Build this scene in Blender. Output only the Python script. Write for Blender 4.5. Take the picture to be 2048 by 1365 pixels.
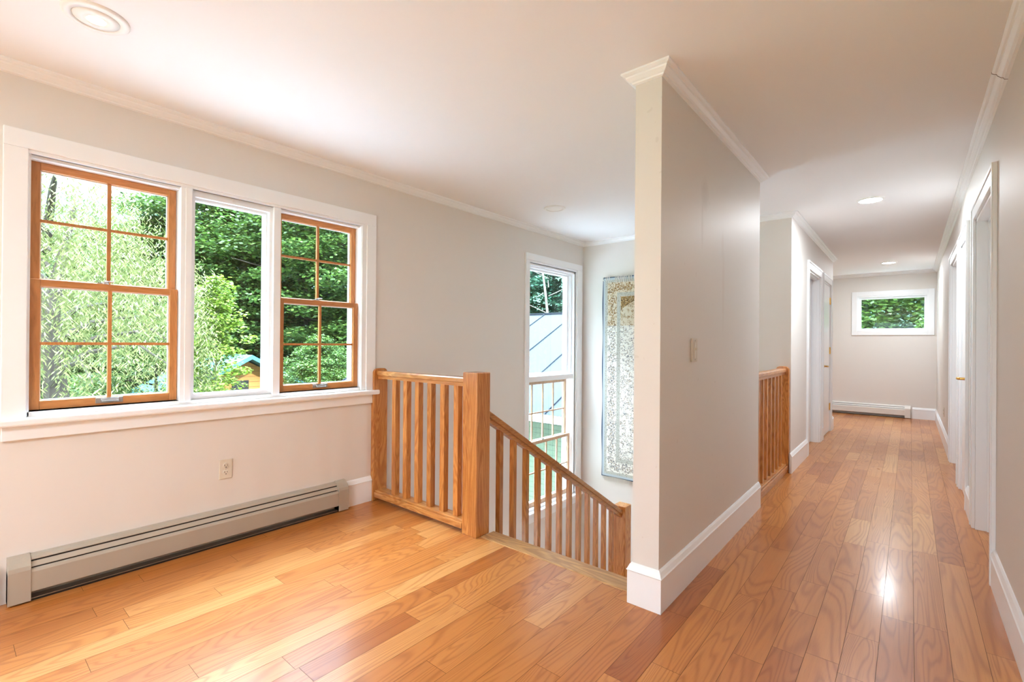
import bpy, math, random
from mathutils import Vector, Matrix

S = bpy.context.scene
for o in list(bpy.data.objects):
    bpy.data.objects.remove(o)
COL = S.collection

# ------------------------------------------------------------------ camera
F_PX, YAW, PITCH, ROLL, SY = 952.89, .6959, -.0028, -.0079, 1.41
CAM = Vector((0, 0, 1.2))
_r = Vector((math.cos(YAW), math.sin(YAW), 0)); _d = Vector((-math.sin(YAW), math.cos(YAW), 0)); _z = Vector((0, 0, 1))
_fw = _d * math.cos(PITCH) - _z * math.sin(PITCH)
_up = _z * math.cos(PITCH) + _d * math.sin(PITCH)
_R = _r * math.cos(ROLL) - _up * math.sin(ROLL)
_U = _r * math.sin(ROLL) + _up * math.cos(ROLL)
cd = bpy.data.cameras.new('camera'); cam = bpy.data.objects.new('camera', cd); COL.objects.link(cam)
m = Matrix((_R, _U, -_fw)).transposed().to_4x4(); m.translation = CAM
cam.matrix_world = m
cd.sensor_width = 36; cd.lens = F_PX * 36 / 2048; cd.shift_y = SY / 2048
cd.clip_start = .02; cd.clip_end = 400
S.camera = cam

# ------------------------------------------------------------------ sky, sun, exposure
SKY_LOW, SKY_HIGH = .8, 14
w = bpy.data.worlds.new('sky'); S.world = w; w.use_nodes = True
nt = w.node_tree; nt.nodes.clear()
def wn(t): return nt.nodes.new(t)
tc = wn('ShaderNodeTexCoord'); sx = wn('ShaderNodeSeparateXYZ'); nt.links.new(tc.outputs['Generated'], sx.inputs[0])
mr = wn('ShaderNodeMapRange'); mr.inputs['From Min'].default_value = 0.5; mr.inputs['From Max'].default_value = .85
mr.inputs['To Min'].default_value = SKY_LOW; mr.inputs['To Max'].default_value = SKY_HIGH
nt.links.new(sx.outputs['Z'], mr.inputs['Value'])
cn = wn('ShaderNodeTexNoise'); cn.inputs['Scale'].default_value = 3.0; cn.inputs['Detail'].default_value = 5
nt.links.new(tc.outputs['Generated'], cn.inputs['Vector'])
cr = wn('ShaderNodeValToRGB'); cr.color_ramp.elements[0].position = .42; cr.color_ramp.elements[0].color = (.52, .72, 1, 1)
cr.color_ramp.elements[1].position = .55; cr.color_ramp.elements[1].color = (.80, .90, 1, 1)
nt.links.new(cn.outputs['Fac'], cr.inputs[0])
bg = wn('ShaderNodeBackground'); nt.links.new(mr.outputs[0], bg.inputs['Strength']); nt.links.new(cr.outputs[0], bg.inputs['Color'])
wo = wn('ShaderNodeOutputWorld'); nt.links.new(bg.outputs[0], wo.inputs[0])

sd = bpy.data.lights.new('sun', 'SUN'); sd.energy = 2.6; sd.angle = math.radians(1.5); sd.color = (.88, .94, 1)
sun = bpy.data.objects.new('sun', sd); COL.objects.link(sun)
sun.rotation_euler = Vector((.72, -.2, .67)).to_track_quat('Z', 'Y').to_euler()

def area(name, loc, direction, sx_, sy_, energy, color=(1, 1, 1), portal=False):
    l = bpy.data.lights.new(name, 'AREA'); l.shape = 'RECTANGLE'; l.size = sx_; l.size_y = sy_; l.energy = energy; l.color = color
    o = bpy.data.objects.new(name, l); COL.objects.link(o); o.location = loc
    d = Vector(direction); o.rotation_euler = d.to_track_quat('-Z', 'Z').to_euler()
    if portal: l.cycles.is_portal = True
    return o
area('sky_portal', (-3.33, 1.13, 1.47), (1, 0, 0), 1.9, 1.3, 1, portal=True)
area('sky_portal', (-3.33, 4.5, .75), (1, 0, 0), 1.0, 2.9, 1, portal=True)
area('sky_portal', (-3.33, -2.3, 1.47), (1, 0, 0), 2.2, 1.3, 1, portal=True)
area('sky_portal', (-3.33, 9.3, 1.45), (1, 0, 0), 1.2, 1.2, 1, portal=True)
area('sky_portal', (-1.4, -4.35, 1.13), (0, 1, 0), 3.1, 2.2, 1, portal=True)
area('sky_portal', (-.25, 10.55, 1.76), (0, -1, 0), .95, .6, 1, portal=True)

S.view_settings.view_transform = 'Standard'; S.view_settings.look = 'None'
S.view_settings.exposure = 2.28; S.view_settings.gamma = 1; S.view_settings.use_curve_mapping = False
cy = S.cycles
cy.max_bounces = 14; cy.diffuse_bounces = 9; cy.glossy_bounces = 5; cy.transparent_max_bounces = 24; cy.transmission_bounces = 6
cy.sample_clamp_indirect = 8; cy.use_denoising = True; cy.caustics_reflective = False; cy.caustics_refractive = False

# ------------------------------------------------------------------ dimensions
XW = -3.136; XPl, XPr = -.986, -.860; YP, YPe = 2.067, 3.890
H = 2.455; YB = 5.130; XR = .333; YE = 10.325; XC = -.860; YL = 8.26; YR0 = -4.2; TH = .18
LOW = -2.75

# ------------------------------------------------------------------ materials
class NT:
    def __init__(s, name):
        s.m = bpy.data.materials.new(name); s.m.use_nodes = True; s.t = s.m.node_tree
        s.b = s.t.nodes['Principled BSDF']; s.out = s.t.nodes['Material Output']
    def n(s, t, **k):
        x = s.t.nodes.new(t)
        for a, v in k.items(): setattr(x, a, v)
        return x
    def l(s, a, b): s.t.links.new(a, b)
    def set(s, node, i, v):
        if hasattr(v, 'is_linked') or hasattr(v, 'links'): s.l(v, node.inputs[i])
        else: node.inputs[i].default_value = v
    def math(s, op, a, b=0.0, c=None, clamp=False):
        x = s.n('ShaderNodeMath', operation=op); x.use_clamp = clamp
        s.set(x, 0, a); s.set(x, 1, b)
        if c is not None: s.set(x, 2, c)
        return x.outputs[0]
    def mix(s, f, a, b, mode='MIX'):
        x = s.n('ShaderNodeMix', data_type='RGBA', blend_type=mode)
        s.set(x, 0, f)
        for i, v in ((6, a), (7, b)):
            if isinstance(v, tuple): x.inputs[i].default_value = (*v[:3], 1)
            else: s.l(v, x.inputs[i])
        return x.outputs[2]
    def noise(s, vec, scale, detail=3, rough=.5, dist=0):
        x = s.n('ShaderNodeTexNoise'); s.l(vec, x.inputs['Vector']); x.inputs['Scale'].default_value = scale
        x.inputs['Detail'].default_value = detail; x.inputs['Roughness'].default_value = rough; x.inputs['Distortion'].default_value = dist
        return x.outputs['Fac']
    def mapv(s, vec, scale=(1, 1, 1), loc=(0, 0, 0)):
        x = s.n('ShaderNodeMapping'); s.l(vec, x.inputs[0]); x.inputs['Scale'].default_value = scale; x.inputs['Location'].default_value = loc
        return x.outputs[0]
    def ramp(s, f, *st):
        x = s.n('ShaderNodeValToRGB'); s.l(f, x.inputs[0]); e = x.color_ramp.elements
        while len(e) < len(st): e.new(.5)
        for q, (p, c) in zip(e, st): q.position = p; q.color = (*c, 1) if isinstance(c, tuple) else (c, c, c, 1)
        return x.outputs[0]
    def obj(s): return s.n('ShaderNodeTexCoord').outputs['Object']
    def bump(s, h, strength=.1, dist=.01):
        x = s.n('ShaderNodeBump'); x.inputs['Strength'].default_value = strength; x.inputs['Distance'].default_value = dist
        s.l(h, x.inputs['Height']); s.l(x.outputs[0], s.b.inputs['Normal'])
    def base(s, c, rough=.5, spec=.5, metal=0, coat=0, coat_rough=.1):
        if isinstance(c, tuple): s.b.inputs['Base Color'].default_value = (*c, 1)
        else: s.l(c, s.b.inputs['Base Color'])
        if isinstance(rough, (int, float)): s.b.inputs['Roughness'].default_value = rough
        else: s.l(rough, s.b.inputs['Roughness'])
        s.b.inputs['Specular IOR Level'].default_value = spec; s.b.inputs['Metallic'].default_value = metal
        s.b.inputs['Coat Weight'].default_value = coat; s.b.inputs['Coat Roughness'].default_value = coat_rough
        return s.m

def paint(name, col, rough=.6, var=.03, spec=.4):
    t = NT(name); v = t.obj()
    f = t.noise(v, 1.3, 4); g = t.noise(v, 260, 2)
    c = t.mix(f, tuple(x * (1 - var) for x in col), tuple(min(1, x * (1 + var)) for x in col))
    t.bump(g, .04, .002)
    return t.base(c, rough, spec)

def wood(name, dark, light, axis='Z', rough=.3, coat=.3, sc=1.0):
    t = NT(name)
    v = t.obj(); oi = t.n('ShaderNodeObjectInfo')
    va = t.n('ShaderNodeVectorMath', operation='MULTIPLY_ADD'); t.l(oi.outputs['Random'], va.inputs[0]); va.inputs[1].default_value = (7, 5, 3); t.l(v, va.inputs[2])
    s = {'X': (2.2, 30, 30), 'Y': (30, 2.2, 30), 'Z': (30, 30, 2.2)}[axis]; s = tuple(k * sc for k in s)
    a = t.mapv(va.outputs[0], s)
    n1 = t.noise(a, 1.0, 4, .6, .8)
    s2 = {'X': (1.0, 7, 7), 'Y': (7, 1.0, 7), 'Z': (7, 7, 1.0)}[axis]
    n2 = t.noise(t.mapv(va.outputs[0], s2), 1.0, 2, .5, 1.5)
    rings = t.math('SINE', t.math('MULTIPLY', n2, 70.0))
    rings = t.math('MULTIPLY_ADD', rings, .5, .5)
    pore = t.noise(t.mapv(va.outputs[0], tuple(k * 14 for k in s)), 1.0, 2)
    f = t.math('ADD', t.math('MULTIPLY', n1, .6), t.math('MULTIPLY', rings, .28), clamp=True)
    c = t.ramp(f, (.2, dark), (.75, light))
    c = t.mix(t.math('MULTIPLY', t.math('GREATER_THAN', pore, .62), .25), c, tuple(x * .45 for x in dark))
    tone = t.math('MULTIPLY_ADD', oi.outputs['Random'], .24, .88)
    cc = t.n('ShaderNodeVectorMath', operation='SCALE'); t.l(c, cc.inputs[0]); t.l(tone, cc.inputs['Scale'])
    t.bump(f, .05, .002)
    return t.base(cc.outputs[0], rough, .5, coat=coat, coat_rough=.15)

M = {}
M['wall'] = paint('wall_paint', (.71, .68, .645), .55, .02)
M['ceiling'] = paint('ceiling_paint', (.84, .85, .865), .75, .01)
M['trim'] = paint('white_trim_paint', (.83, .85, .87), .28, .01, .5)
M['oak'] = wood('oak_upright', (.37, .125, .026), (.64, .28, .075), 'Z', .26)
M['oak_x'] = wood('oak_along_x', (.40, .15, .038), (.68, .33, .10), 'X', .25)
M['oak_y'] = wood('oak_along_y', (.38, .14, .036), (.64, .29, .085), 'Y', .3)
M['nosing'] = wood('worn_oak_threshold', (.36, .18, .07), (.70, .40, .155), 'X', .45, .1, 1.3)
M['cherry_z'] = wood('window_pine_upright', (.42, .165, .045), (.58, .25, .08), 'Z', .32, .2, .6)
M['cherry_y'] = wood('window_pine_level', (.42, .165, .045), (.58, .25, .08), 'Y', .32, .2, .6)
M['pale_wood'] = wood('pale_window_wood', (.52, .33, .20), (.70, .47, .31), 'Z', .4, .1, .6)
M['heater'] = NT('beige_enamel').base((.40, .355, .29), .38, .5)
M['heater_white'] = NT('white_enamel').base((.72, .70, .66), .38, .5)
M['black'] = NT('black_shadow_metal').base((.012, .012, .013), .5)
M['steel'] = NT('dull_steel').base((.45, .44, .42), .38, .5, 1)
M['brass'] = NT('brass').base((.78, .47, .14), .25, .5, 1)
M['almond'] = NT('almond_plastic').base((.68, .63, .53), .35)
M['plastic'] = NT('white_plastic').base((.82, .82, .80), .4)
M['switch'] = NT('ivory_plastic').base((.60, .54, .45), .4)

def emis(name, col, st):
    t = NT(name); t.b.inputs['Emission Color'].default_value = (*col, 1); t.b.inputs['Emission Strength'].default_value = st
    return t.base(col, .5)
M['lamp'] = emis('lamp_lens_glow', (.88, .95, 1), 125)
M['lamp_fill'] = emis('fill_lamp_glow', (.88, .95, 1), 180)
M['lamp_dim'] = emis('lamp_bulb_glow', (1, .86, .62), 5)

t = NT('window_glass'); t.t.nodes.remove(t.b)
tr = t.n('ShaderNodeBsdfTransparent'); tr.inputs[0].default_value = (.95, .98, .97, 1)
gl = t.n('ShaderNodeBsdfGlossy'); gl.inputs['Roughness'].default_value = .01
lw = t.n('ShaderNodeLayerWeight'); lw.inputs[0].default_value = .5
fac = t.math('MULTIPLY_ADD', t.math('POWER', lw.outputs['Facing'], 5.0), .55, .03)
mx = t.n('ShaderNodeMixShader'); t.l(fac, mx.inputs[0]); t.l(tr.outputs[0], mx.inputs[1]); t.l(gl.outputs[0], mx.inputs[2]); t.l(mx.outputs[0], t.out.inputs[0])
M['glass'] = t.m

# floor planks: tone and grain offset stored per plank
t = NT('oak_floor_planks')
v = t.obj(); at = t.n('ShaderNodeAttribute', attribute_name='off'); tn = t.n('ShaderNodeAttribute', attribute_name='tone')
va = t.n('ShaderNodeVectorMath', operation='ADD'); t.l(v, va.inputs[0]); t.l(at.outputs['Vector'], va.inputs[1])
vo = va.outputs[0]
n2 = t.noise(t.mapv(vo, (5.0, .55, 1)), 1.0, 1.5, .45, .9)
rings = t.math('MULTIPLY_ADD', t.math('SINE', t.math('MULTIPLY', n2, 150.0)), .5, .5)
rings = t.math('POWER', rings, 3.0)
n1 = t.noise(t.mapv(vo, (70, 2.2, 1)), 1.0, 4, .65)
pore = t.noise(t.mapv(vo, (420, 9, 1)), 1.0, 2)
blot = t.noise(t.mapv(vo, (6, 1.6, 1)), 1.0, 3)
f = t.math('ADD', t.math('MULTIPLY', rings, .42), t.math('MULTIPLY', n1, .55), clamp=True)
cA = t.ramp(tn.outputs['Fac'], (0, (.40, .125, .024)), (.35, (.54, .205, .046)), (.7, (.62, .265, .072)), (1, (.70, .36, .125)))
dk = t.mix(1.0, cA, (.56, .40, .28), 'MULTIPLY')
c = t.mix(f, cA, dk)
c = t.mix(t.math('MULTIPLY', t.math('GREATER_THAN', pore, .63), .16), c, (.16, .07, .02))
c = t.mix(t.math('MULTIPLY', blot, .35), c, t.mix(1.0, c, (.80, .72, .62), 'MULTIPLY'))
rr = t.math('MULTIPLY_ADD', t.noise(v, 3.0, 3), .10, .25)
M['floor'] = t.base(c, rr, .45, coat=.18, coat_rough=.14)
M['floor_gap'] = NT('dark_gap').base((.09, .04, .015), .7)

# partition paint with its own smudges
t = NT('scuffed_wall_paint'); v = t.obj()
def blob(cx, cy_, cz, ry, rz):
    q = t.mapv(v, (1, 1 / ry, 1 / rz), (0, -cy_ / ry, -cz / rz))
    sp = t.n('ShaderNodeSeparateXYZ'); t.l(q, sp.inputs[0])
    r2 = t.math('ADD', t.math('POWER', sp.outputs[1], 2), t.math('POWER', sp.outputs[2], 2))
    r2 = t.math('ADD', r2, t.math('MULTIPLY', t.math('SUBTRACT', t.noise(v, 14, 3), .5), 1.2))
    return t.math('SUBTRACT', 1.0, r2, clamp=True)
b1 = t.math('MAXIMUM', blob(0, 2.66, 2.02, .07, .10), blob(0, 2.62, 1.85, .02, .16))
b2 = t.math('MAXIMUM', blob(0, 2.98, 1.78, .03, .12), blob(0, 3.0, 1.55, .03, .3))
c = t.mix(t.noise(v, 1.2, 4), (.67, .64, .60), (.72, .69, .65))
c = t.mix(t.math('MULTIPLY', b1, .28), c, (.46, .40, .35)); c = t.mix(t.math('MULTIPLY', b2, .22), c, (.55, .44, .36))
c = t.mix(t.math('MULTIPLY', t.math('GREATER_THAN', t.noise(v, 24, 1), .76), .25), c, (.5, .45, .4))
t.bump(t.noise(v, 260, 2), .04, .002)
M['wall_scuffed'] = t.base(c, .5, .4)

def leafmat(name, c1, c2, c3, trans=.35):
    t = NT(name); g = t.n('ShaderNodeNewGeometry'); v = t.obj()
    c = t.ramp(g.outputs['Random Per Island'], (0, c1), (.55, c2), (1, c3))
    c = t.mix(t.math('MULTIPLY', t.noise(v, .5, 2), .6), c, c1)
    t.base(c, .5, .3)
    td = t.n('ShaderNodeBsdfTranslucent'); t.l(c, td.inputs[0]); mx = t.n('ShaderNodeMixShader'); mx.inputs[0].default_value = trans
    t.l(t.b.outputs[0], mx.inputs[1]); t.l(td.outputs[0], mx.inputs[2]); t.l(mx.outputs[0], t.out.inputs[0])
    return t.m
M['leaf_willow'] = leafmat('willow_leaves', (.06, .075, .022), (.145, .165, .05), (.29, .30, .12))
M['leaf_young'] = leafmat('young_leaves', (.07, .13, .012), (.16, .25, .025), (.30, .40, .06))
M['leaf_maple'] = leafmat('maple_leaves', (.025, .055, .014), (.065, .135, .025), (.14, .23, .04))
M['leaf_dark'] = leafmat('deep_wood_leaves', (.012, .05, .03), (.03, .10, .06), (.06, .16, .085))
M['bark'] = paint('bark', (.045, .036, .028), .9, .3)
M['bark_pale'] = paint('pale_bark', (.16, .15, .125), .9, .3)
M['hill'] = paint('wooded_hillside', (.014, .045, .022), .95, .6)
M['grass'] = paint('lawn', (.085, .125, .06), .9, .3)
M['roof_white'] = NT('white_roof_metal').base((.026, .031, .038), .6, .05)
M['roof_teal'] = NT('teal_roof_metal').base((.05, .15, .17), .5, .2)
M['bounce_ground'] = paint('pale_bounce_ground', (.27, .27, .27), .9, .1)

def siding(name, col, pitch=.11):
    t = NT(name); sp = t.n('ShaderNodeSeparateXYZ'); t.l(t.obj(), sp.inputs[0])
    fr = t.math('FRACT', t.math('DIVIDE', sp.outputs[2], pitch))
    c = t.mix(t.math('LESS_THAN', fr, .09), col, tuple(x * .45 for x in col))
    t.bump(t.math('SUBTRACT', 1.0, fr), .6, .02)
    return t.base(c, .6)
M['siding'] = siding('green_clapboard', (.075, .105, .06))
M['siding_orange'] = siding('orange_board_siding', (.36, .15, .035), .2)

# rug pattern
t = NT('persian_rug'); sp = t.n('ShaderNodeSeparateXYZ'); t.l(t.obj(), sp.inputs[0])
RW, RH = 1.50, 2.38
u0 = sp.outputs[0]; v0 = sp.outputs[2]
u = t.math('SUBTRACT', RW / 2, t.math('ABSOLUTE', t.math('SUBTRACT', u0, RW / 2)))
vv = t.math('SUBTRACT', RH / 2, t.math('ABSOLUTE', t.math('SUBTRACT', v0, RH / 2)))
e = t.math('MINIMUM', u, vv)                        # distance to nearest edge
isv = t.math('LESS_THAN', u, vv)
along = t.math('ADD', t.math('MULTIPLY', isv, v0), t.math('MULTIPLY', t.math('SUBTRACT', 1.0, isv), u0))
def rosette(center, period, rad, petals, phase=0.0):
    a = t.math('MULTIPLY', t.math('SUBTRACT', t.math('FRACT', t.math('ADD', t.math('DIVIDE', along, period), phase)), .5), period)
    b = t.math('SUBTRACT', e, center)
    r = t.math('SQRT', t.math('ADD', t.math('POWER', a, 2), t.math('POWER', b, 2)))
    th = t.math('ARCTAN2', a, b)
    rr = t.math('MULTIPLY', r, t.math('MULTIPLY_ADD', t.math('SINE', t.math('MULTIPLY', th, petals)), .22, 1.0))
    s = t.math('SINE', t.math('MULTIPLY', rr, 2 * math.pi * 2.0 / rad))
    return t.math('MULTIPLY', t.math('GREATER_THAN', s, .1), t.math('LESS_THAN', rr, rad))
vo = t.n('ShaderNodeTexVoronoi', feature='DISTANCE_TO_EDGE'); t.l(t.mapv(t.obj(), (1, 0, 1)), vo.inputs['Vector']); vo.inputs['Scale'].default_value = 58
scroll = t.math('LESS_THAN', vo.outputs['Distance'], .09)
vo2 = t.n('ShaderNodeTexVoronoi'); t.l(t.mapv(t.obj(), (1, 0, 1)), vo2.inputs['Vector']); vo2.inputs['Scale'].default_value = 75
dots = t.math('LESS_THAN', vo2.outputs['Distance'], .3)
keep = t.math('GREATER_THAN', t.noise(t.obj(), 30, 2), .5)
mot = t.math('MAXIMUM', t.math('MAXIMUM', rosette(.125, .135, .052, 6), rosette(.125, .135, .024, 4, .5)), t.math('MULTIPLY', scroll, keep))
cream = t.mix(t.noise(t.obj(), 9, 2), (.70, .68, .62), (.80, .79, .74))
mc = t.ramp(vo2.outputs['Color'], (.0, (.11, .13, .18)), (.45, (.27, .26, .25)), (.7, (.40, .32, .24)), (1, (.46, .49, .51)))
unlit_top = t.math('GREATER_THAN', v0, 1.80)  # browner top zone: where the window light stops, painted into the rug colours
mc = t.mix(unlit_top, mc, t.ramp(vo2.outputs['Color'], (0, (.10, .055, .03)), (.5, (.32, .19, .09)), (1, (.45, .33, .18))))
cream = t.mix(unlit_top, cream, (.62, .55, .43))
field = t.mix(t.math('MAXIMUM', t.math('MULTIPLY', scroll, keep), t.math('MULTIPLY', dots, t.math('GREATER_THAN', t.noise(t.obj(), 14, 1), .5))), cream, mc)
corner = t.math('MULTIPLY', t.math('GREATER_THAN', t.math('ADD', v0, t.math('MULTIPLY', u0, -.55)), 1.86), t.math('GREATER_THAN', e, .24))  # corner motif, brown also to carry the painted tone of the unlit top
field = t.mix(corner, field, t.mix(dots, t.mix(scroll, (.42, .27, .11), (.09, .06, .04)), (.60, .52, .36)))
main = t.mix(mot, cream, mc)
band = t.mix(t.math('MULTIPLY', dots, .8), (.46, .46, .42), (.20, .17, .14))
def between(a, b): return t.math('MULTIPLY', t.math('GREATER_THAN', e, a), t.math('LESS_THAN', e, b))
c = t.mix(t.math('GREATER_THAN', e, .21), main, field)
c = t.mix(between(.19, .235), c, band)
c = t.mix(between(.036, .066), c, band)
c = t.mix(between(.010, .036), c, (.44, .50, .54))
c = t.mix(between(-.01, .010), c, (.03, .06, .12))
t.bump(t.noise(t.obj(), 300, 2), .3, .004)
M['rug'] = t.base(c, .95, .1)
M['fringe'] = NT('cotton_fringe').base((.78, .77, .73), .9)

# ------------------------------------------------------------------ mesh helpers
class MB:
    def __init__(s): s.v = []; s.f = []
    def quad(s, *p): n = len(s.v); s.v += [tuple(q) for q in p]; s.f.append(tuple(range(n, n + len(p)))); return s
    def box(s, x0, x1, y0, y1, z0, z1):
        x0, x1 = min(x0, x1), max(x0, x1); y0, y1 = min(y0, y1), max(y0, y1); z0, z1 = min(z0, z1), max(z0, z1)
        n = len(s.v)
        s.v += [(x, y, z) for z in (z0, z1) for y in (y0, y1) for x in (x0, x1)]
        for q in ((0, 2, 3, 1), (4, 5, 7, 6), (0, 1, 5, 4), (2, 6, 7, 3), (0, 4, 6, 2), (1, 3, 7, 5)): s.f.append(tuple(n + i for i in q))
        return s
    def prism(s, poly, a, b, axis):
        # poly: 2D points; axis X -> (y,z), Y -> (x,z), Z -> (x,y)
        def P(p, h): return {'X': (h, p[0], p[1]), 'Y': (p[0], h, p[1]), 'Z': (p[0], p[1], h)}[axis]
        n = len(s.v); k = len(poly)
        s.v += [P(p, a) for p in poly] + [P(p, b) for p in poly]
        s.f.append(tuple(range(n, n + k))); s.f.append(tuple(range(n + 2 * k - 1, n + k - 1, -1)))
        for i in range(k): j = (i + 1) % k; s.f.append((n + i, n + k + i, n + k + j, n + j))
        return s
    def skew(s, p0, p1, hw, z_thick):      # beam along y whose ends are vertical cuts
        (x, y0, za), (x1, y1, zb) = p0, p1; n = len(s.v)
        s.v += [(x - hw, y0, za - z_thick), (x + hw, y0, za - z_thick), (x + hw, y0, za), (x - hw, y0, za),
                (x - hw, y1, zb - z_thick), (x + hw, y1, zb - z_thick), (x + hw, y1, zb), (x - hw, y1, zb)]
        for q in ((0, 1, 2, 3), (7, 6, 5, 4), (0, 4, 5, 1), (1, 5, 6, 2), (2, 6, 7, 3), (3, 7, 4, 0)): s.f.append(tuple(n + i for i in q))
        return s
    def lathe(s, prof, c, axis='Z', seg=32):
        n = len(s.v); k = len(prof)
        for i in range(seg):
            a = 2 * math.pi * i / seg
            for r, h in prof:
                p = (r * math.cos(a), r * math.sin(a), h)
                if axis == 'X': p = (p[2], p[0], p[1])
                if axis == 'Y': p = (p[0], p[2], p[1])
                s.v.append((c[0] + p[0], c[1] + p[1], c[2] + p[2]))
        for i in range(seg):
            j = (i + 1) % seg
            for q in range(k - 1): s.f.append((n + i * k + q, n + j * k + q, n + j * k + q + 1, n + i * k + q + 1))
        return s
    def tube(s, pts, rads, seg=8):
        pts = [Vector(p) for p in pts]; rings = []
        for i, p in enumerate(pts):
            d = (pts[min(i + 1, len(pts) - 1)] - pts[max(i - 1, 0)]).normalized()
            a = d.cross(Vector((0, 0, 1)))
            if a.length < .05: a = d.cross(Vector((1, 0, 0)))
            a.normalize(); b = d.cross(a); n = len(s.v); rings.append(n)
            for k in range(seg):
                t_ = 2 * math.pi * k / seg; s.v.append(tuple(p + (a * math.cos(t_) + b * math.sin(t_)) * rads[i]))
        for r0, r1 in zip(rings, rings[1:]):
            for k in range(seg): j = (k + 1) % seg; s.f.append((r0 + k, r0 + j, r1 + j, r1 + k))
        s.f.append(tuple(rings[0] + k for k in range(seg))[::-1]); s.f.append(tuple(rings[-1] + k for k in range(seg)))
        return s
    def sweep(s, path, prof, side=1, closed=False):
        # path: xy points; prof: (offset from wall towards the room, z); side=+1 room on the left of travel
        P = [Vector(p) for p in path]; k = len(prof); N = len(P); rows = []
        for i, p in enumerate(P):
            ds = []
            if closed or i > 0: ds.append((p - P[i - 1]).normalized())
            if closed or i < N - 1: ds.append((P[(i + 1) % N] - p).normalized())
            ns = [Vector((-d.y, d.x)) * side for d in ds]
            if len(ns) == 2: m_ = (ns[0] + ns[1]); m_ = m_ / (m_.dot(ns[0]))
            else: m_ = ns[0]
            n = len(s.v); rows.append(n)
            for o, z in prof: q = p + m_ * o; s.v.append((q.x, q.y, z))
        pairs = list(zip(rows, rows[1:])) + ([(rows[-1], rows[0])] if closed else [])
        for a, b in pairs:
            for j in range(k): jj = (j + 1) % k; s.f.append((a + j, b + j, b + jj, a + jj))
        if not closed:
            s.f.append(tuple(rows[0] + j for j in range(k))); s.f.append(tuple(rows[-1] + j for j in range(k))[::-1])
        return s
    def build(s, name, mat, parent=None, bevel=0, smooth=False, loc=None, **tags):
        me = bpy.data.meshes.new(name); me.from_pydata(s.v, [], s.f); me.update()
        if smooth:
            for p in me.polygons: p.use_smooth = True
        o = bpy.data.objects.new(name, me); COL.objects.link(o)
        if mat: me.materials.append(M[mat] if isinstance(mat, str) else mat)
        import bmesh
        b_ = bmesh.new(); b_.from_mesh(me); bmesh.ops.recalc_face_normals(b_, faces=b_.faces)
        if loc is not None: bmesh.ops.translate(b_, vec=-Vector(loc), verts=b_.verts)
        b_.to_mesh(me); b_.free()
        if loc is not None: o.location = loc
        if bevel:
            md = o.modifiers.new('bevel', 'BEVEL'); md.width = bevel; md.segments = 2; md.limit_method = 'ANGLE'; md.angle_limit = math.radians(40)
        if parent is not None:
            o.parent = parent
            o.location = Vector(o.location) - wl(parent)
        for k_, v_ in tags.items(): o[k_] = v_
        return o
def wl(o):
    p = Vector(o.location)
    while o.parent: o = o.parent; p += Vector(o.location)
    return p
def tag(o, label=None, category=None, group=None, kind=None):
    for k_, v_ in (('label', label), ('category', category), ('group', group), ('kind', kind)):
        if v_: o[k_] = v_
    return o
def empty(name, loc, **k):
    o = bpy.data.objects.new(name, None); COL.objects.link(o); o.location = loc; o.empty_display_size = .05
    return tag(o, **k)
def copy_tree(o, parent=None):
    c_ = o.copy(); COL.objects.link(c_)
    if parent is not None: c_.parent = parent
    for ch in [x for x in bpy.data.objects if x.parent == o]: copy_tree(ch, c_)
    return c_
def rects(u0, u1, z0, z1, holes):
    us = sorted({u0, u1, *[h[0] for h in holes], *[h[1] for h in holes]}); out = []
    for a, b in zip(us, us[1:]):
        hs = sorted([(h[2], h[3]) for h in holes if h[0] <= a and h[1] >= b]); z = z0
        for lo, hi in hs:
            if lo > z: out.append((a, b, z, lo))
            z = max(z, hi)
        if z < z1: out.append((a, b, z, z1))
    return out

# ------------------------------------------------------------------ room shell
G = dict(kind='structure')
W1 = (.255, 2.000, .862, 2.062)        # triple window hole y0 y1 z0 z1
W2 = (4.02, 4.950, -.60, 2.062)        # stair window
W4 = (8.75, 9.85, .95, 2.05)           # alcove window
W5 = (-3.3, -1.3, .862, 2.062)         # unseen window behind the camera, added to let in daylight
b = MB()
for a in rects(YR0 - TH, YE + TH, LOW, H, [W1, W2, W4, W5]): b.box(XW - TH, XW, *a)
tag(b.build('wall_left', 'wall'), **G)
b = MB().box(XW, XC - .12, YB, YB + TH, LOW, H)
tag(b.build('wall_back', 'wall'), **G)
b = MB().box(XPl, XPr, YP, YPe, 0, H).box(XPl, XPr, YP + .2, YPe, LOW, 0)
tag(b.build('wall_partition', 'wall_scuffed', loc=(XPr, 0, 0)), **G)
D_R = [(3.47, 4.375, 0, 2.04), (4.90, 5.50, 0, 2.04), (5.77, 6.69, 0, 2.04)]
b = MB()
for a in rects(YR0 - TH, YE + TH, 0, H, D_R): b.box(XR, XR + .12, *a)
tag(b.build('wall_right', 'wall'), **G)
D_L = [(6.10, 6.97, 0, 2.04), (7.27, 7.98, 0, 2.04)]
b = MB()
for a in rects(YB, YL, 0, H, D_L): b.box(XC - .12, XC, *a)
b.box(XW, XC - .12, YL - .12, YL, 0, H)
tag(b.build('wall_corridor', 'wall'), **G)
WE = (-.705, .225, 1.455, 2.055)
b = MB()
for a in rects(XW - TH, XR + .12, 0, H, [WE]): b.box(a[0], a[1], YE, YE + TH, a[2], a[3])
tag(b.build('wall_end', 'wall'), **G)
WB = (-2.95, .15, .06, 2.2)
b = MB()
for a in rects(XW - TH, XR + .12, 0, H, [WB]): b.box(a[0], a[1], YR0 - TH, YR0, a[2], a[3])
tag(b.build('wall_rear', 'wall'), **G)
b = MB().box(XW - TH, XR + 2.0, YR0 - TH, YE + TH, H, H + .2)
tag(b.build('ceiling', 'ceiling'), **G)
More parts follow.
